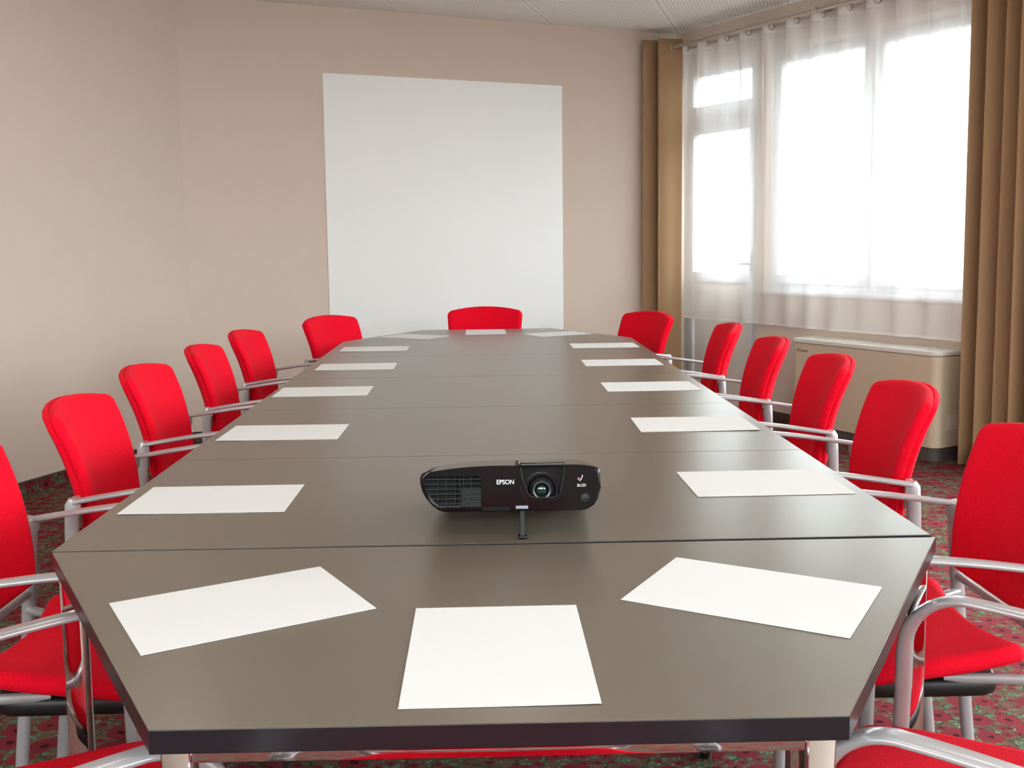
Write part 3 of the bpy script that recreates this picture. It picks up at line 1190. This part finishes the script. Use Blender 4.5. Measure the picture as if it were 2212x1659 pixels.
# bezel round the lens opening
bm = bmesh.new()
u_ = [(LX0 - 0.0008, 0.070), (0.0192, 0.055), (0.0282, 0.030), (0.0337, 0.0242), (0.041, 0.0220), (0.069, 0.0220), (0.0763, 0.0242), (0.0808, 0.030), (0.0868, 0.055), (LX1 + 0.0008, 0.070)]
add_sweep(bm, [(x, 0.0004 + 0.010 * (abs(x) / 0.147) ** 2.5, z) for x, z in u_], (0.0016, 0.0012), side=(0, 1, 0), n=8)
pput(finish('lens_bezel', bm, M['bezel'], pj))
bm = bmesh.new()
u2 = [(0.0155, 0.040), (0.022, 0.0215), (0.0275, 0.0145), (0.036, 0.0115), (0.074, 0.0115), (0.083, 0.0150), (0.0895, 0.024)]
add_sweep(bm, [(x, 0.0002 + 0.010 * (abs(x) / 0.147) ** 2.5, z) for x, z in u2], (0.0012, 0.0010), side=(0, 1, 0), n=8)
pput(finish('trim_line', bm, M['satin'], pj))
# hood over the lens, slightly raised above the top
bm = bmesh.new()
add_box(bm, LX0 - 0.003, LX1 + 0.003, 0.001, 0.075, 0.0705, 0.0790, 0.003, 3)
hood = even(finish('lens_hood', bm, M['gloss'], pj, angle=60))
pput(hood)
bm = bmesh.new()
add_sweep(bm, [(LX0 - 0.006, 0.006, 0.071), (LX0 - 0.006, 0.03, 0.077)], (0.009, 0.009), n=12)
pput(finish('slide_knob', bm, M['gloss'], pj))
# lens: shroud ring, barrel, glass
LC = Matrix.Translation((0.0515, 0.0, 0.0335)) @ Matrix.Rotation(PI / 2, 4, 'X')
bm = bmesh.new()
add_lathe(bm, [(0.0270, -0.031), (0.0275, -0.018), (0.0262, -0.016), (0.0245, -0.018), (0.022, -0.028), (0.0205, -0.031)], 40, LC)
o = pput(finish('shroud_ring', bm, M['bezel'], pj))
bm = bmesh.new()
add_lathe(bm, [(0.0205, -0.031), (0.0190, -0.0175), (0.0150, -0.0140)], 40, LC)
o2 = pput(finish('barrel', bm, M['dark'], pj))
bm = bmesh.new()
add_lathe(bm, [(0.0150, -0.030), (0.0152, -0.0125), (0.0146, -0.0110), (0.0122, -0.0115), (0.0112, -0.0145), (0.0106, -0.022)], 40, LC)
brl = pput(finish('lens_ring', bm, M['bezel'], pj))
bm = bmesh.new()
add_lathe(bm, [(0.0108, -0.022)] + [(0.0106 * math.cos(q), -0.022 + 0.0045 * math.sin(q)) for q in [PI / 2 * k / 8 for k in range(0, 8)]] + [(0.0002, -0.0175)], 32, LC)
pput(finish('lens_glass', bm, M['lens'], pj))
# writing and small parts on the front
PF = Matrix.Rotation(PI / 2, 4, 'X')
pput(text_obj('brand_lettering', 'EPSON', 0.0103, M['whiteprint'], pj, Matrix.Translation((-0.0078, -0.0006, 0.0475)) @ PF, 0.0003, 0.00013, 0.92))
yb = 0.010 * (0.115 / 0.147) ** 2.5
pput(text_obj('badge_lettering', '3LCD', 0.0062, M['whiteprint'], pj, Matrix.Translation((0.1155, yb - 0.0011, 0.0405)) @ PF @ Matrix.Rotation(R(5), 4, 'Y'), 0.0003, 0.00004, 1.0))
bm = bmesh.new()
add_sweep(bm, [(0.1125, yb - 0.0008, 0.0475), (0.1150, yb - 0.0008, 0.0500), (0.1168, yb - 0.0004, 0.0540), (0.1175, yb - 0.0004, 0.0570)], [(0.0008, 0.0008), (0.0008, 0.0014), (0.0008, 0.0012), (0.0008, 0.0022)], side=(0, 1, 0), n=8)
pput(finish('badge_mark', bm, M['whiteprint'], pj))
bm = bmesh.new()
add_lathe(bm, [(0.0, 0.0012), (0.0022, 0.0012), (0.0024, 0.0)], 16, Matrix.Translation((0.1115, yb - 0.0002, 0.0512)) @ PF)
pput(finish('badge_dot', bm, M['redprint'], pj))
bm = bmesh.new()
add_box(bm, 0.0085, 0.0285, -0.0012, 0.003, 0.0045, 0.0095, 0.0005)
pput(finish('foot_release', bm, M['tab'], pj))
yi = 0.010 * (0.121 / 0.147) ** 2.5
bm = bmesh.new()
add_lathe(bm, [(0.0082, 0.0), (0.0082, 0.0016), (0.0072, 0.0020), (0.0066, 0.0008), (0.0, 0.0014)], 28, Matrix.Translation((0.1215, yi, 0.0205)) @ PF)
pput(finish('remote_receiver', bm, M['satin'], pj))
# feet
bm = bmesh.new()
add_sweep(bm, [(0.0190, 0.012, 0.048), (0.0190, -0.004, 0.010), (0.0190, -0.006, 0.0045)], (0.0085, 0.006), n=10, power=4)
add_box(bm, 0.012, 0.026, -0.013, 0.003, 0.0005, 0.006, 0.002)
finish('front_foot', bm, M['satin'], pj)
for x in (-0.105, 0.105):
    q = PM @ Vector((x, 0.205, 0.0))
    bm = bmesh.new()
    add_lathe(bm, [(0, 0.0006), (0.009, 0.0006), (0.008, q.z + 0.003), (0, q.z + 0.003)], 16, Matrix.Translation((q.x, q.y, 0)))
    finish('rear_foot', bm, M['rubber'], pj)

# ------------------------------------------------------------------ recessed ceiling downlights (above the frame)
M['lampface'] = mat('lamp_face', (1, 0.93, 0.82, 1), 0.5, Emission_Color=(1, 0.86, 0.68, 1), Emission_Strength=6.0)


def downlight(x, y):
    t = thing('recessed_downlight', 'round white recessed downlight in the ceiling above the meeting table', 'ceiling light', (x, y, CEIL), 0, 'ceiling downlights')
    bm = bmesh.new()
    add_lathe(bm, [(0.095, -0.0005), (0.118, -0.0005), (0.118, -0.006), (0.10, -0.009), (0.093, -0.004)], 28)
    finish('trim_ring', bm, M['pvc'], t)
    bm = bmesh.new()
    add_lathe(bm, [(0.0, -0.002), (0.094, -0.002), (0.094, -0.004), (0.0, -0.004)], 28)
    finish('diffuser', bm, M['lampface'], t)
    ld = bpy.data.lights.new('downlight_glow', 'AREA')
    ld.shape = 'DISK'
    ld.size = 0.17
    ld.energy = LAMP
    ld.color = (1.0, 0.93, 0.85)
    lo = bpy.data.objects.new('downlight_glow', ld)
    COL.objects.link(lo)
    lo.location = (0, 0, -0.012)
    lo.parent = t


for y in (-0.9, 0.9, 2.7, 4.4):
    for x in (-1.5, 0.0, 1.5):
        downlight(x + 0.25 * (4.4 - y) * 0.2, y)
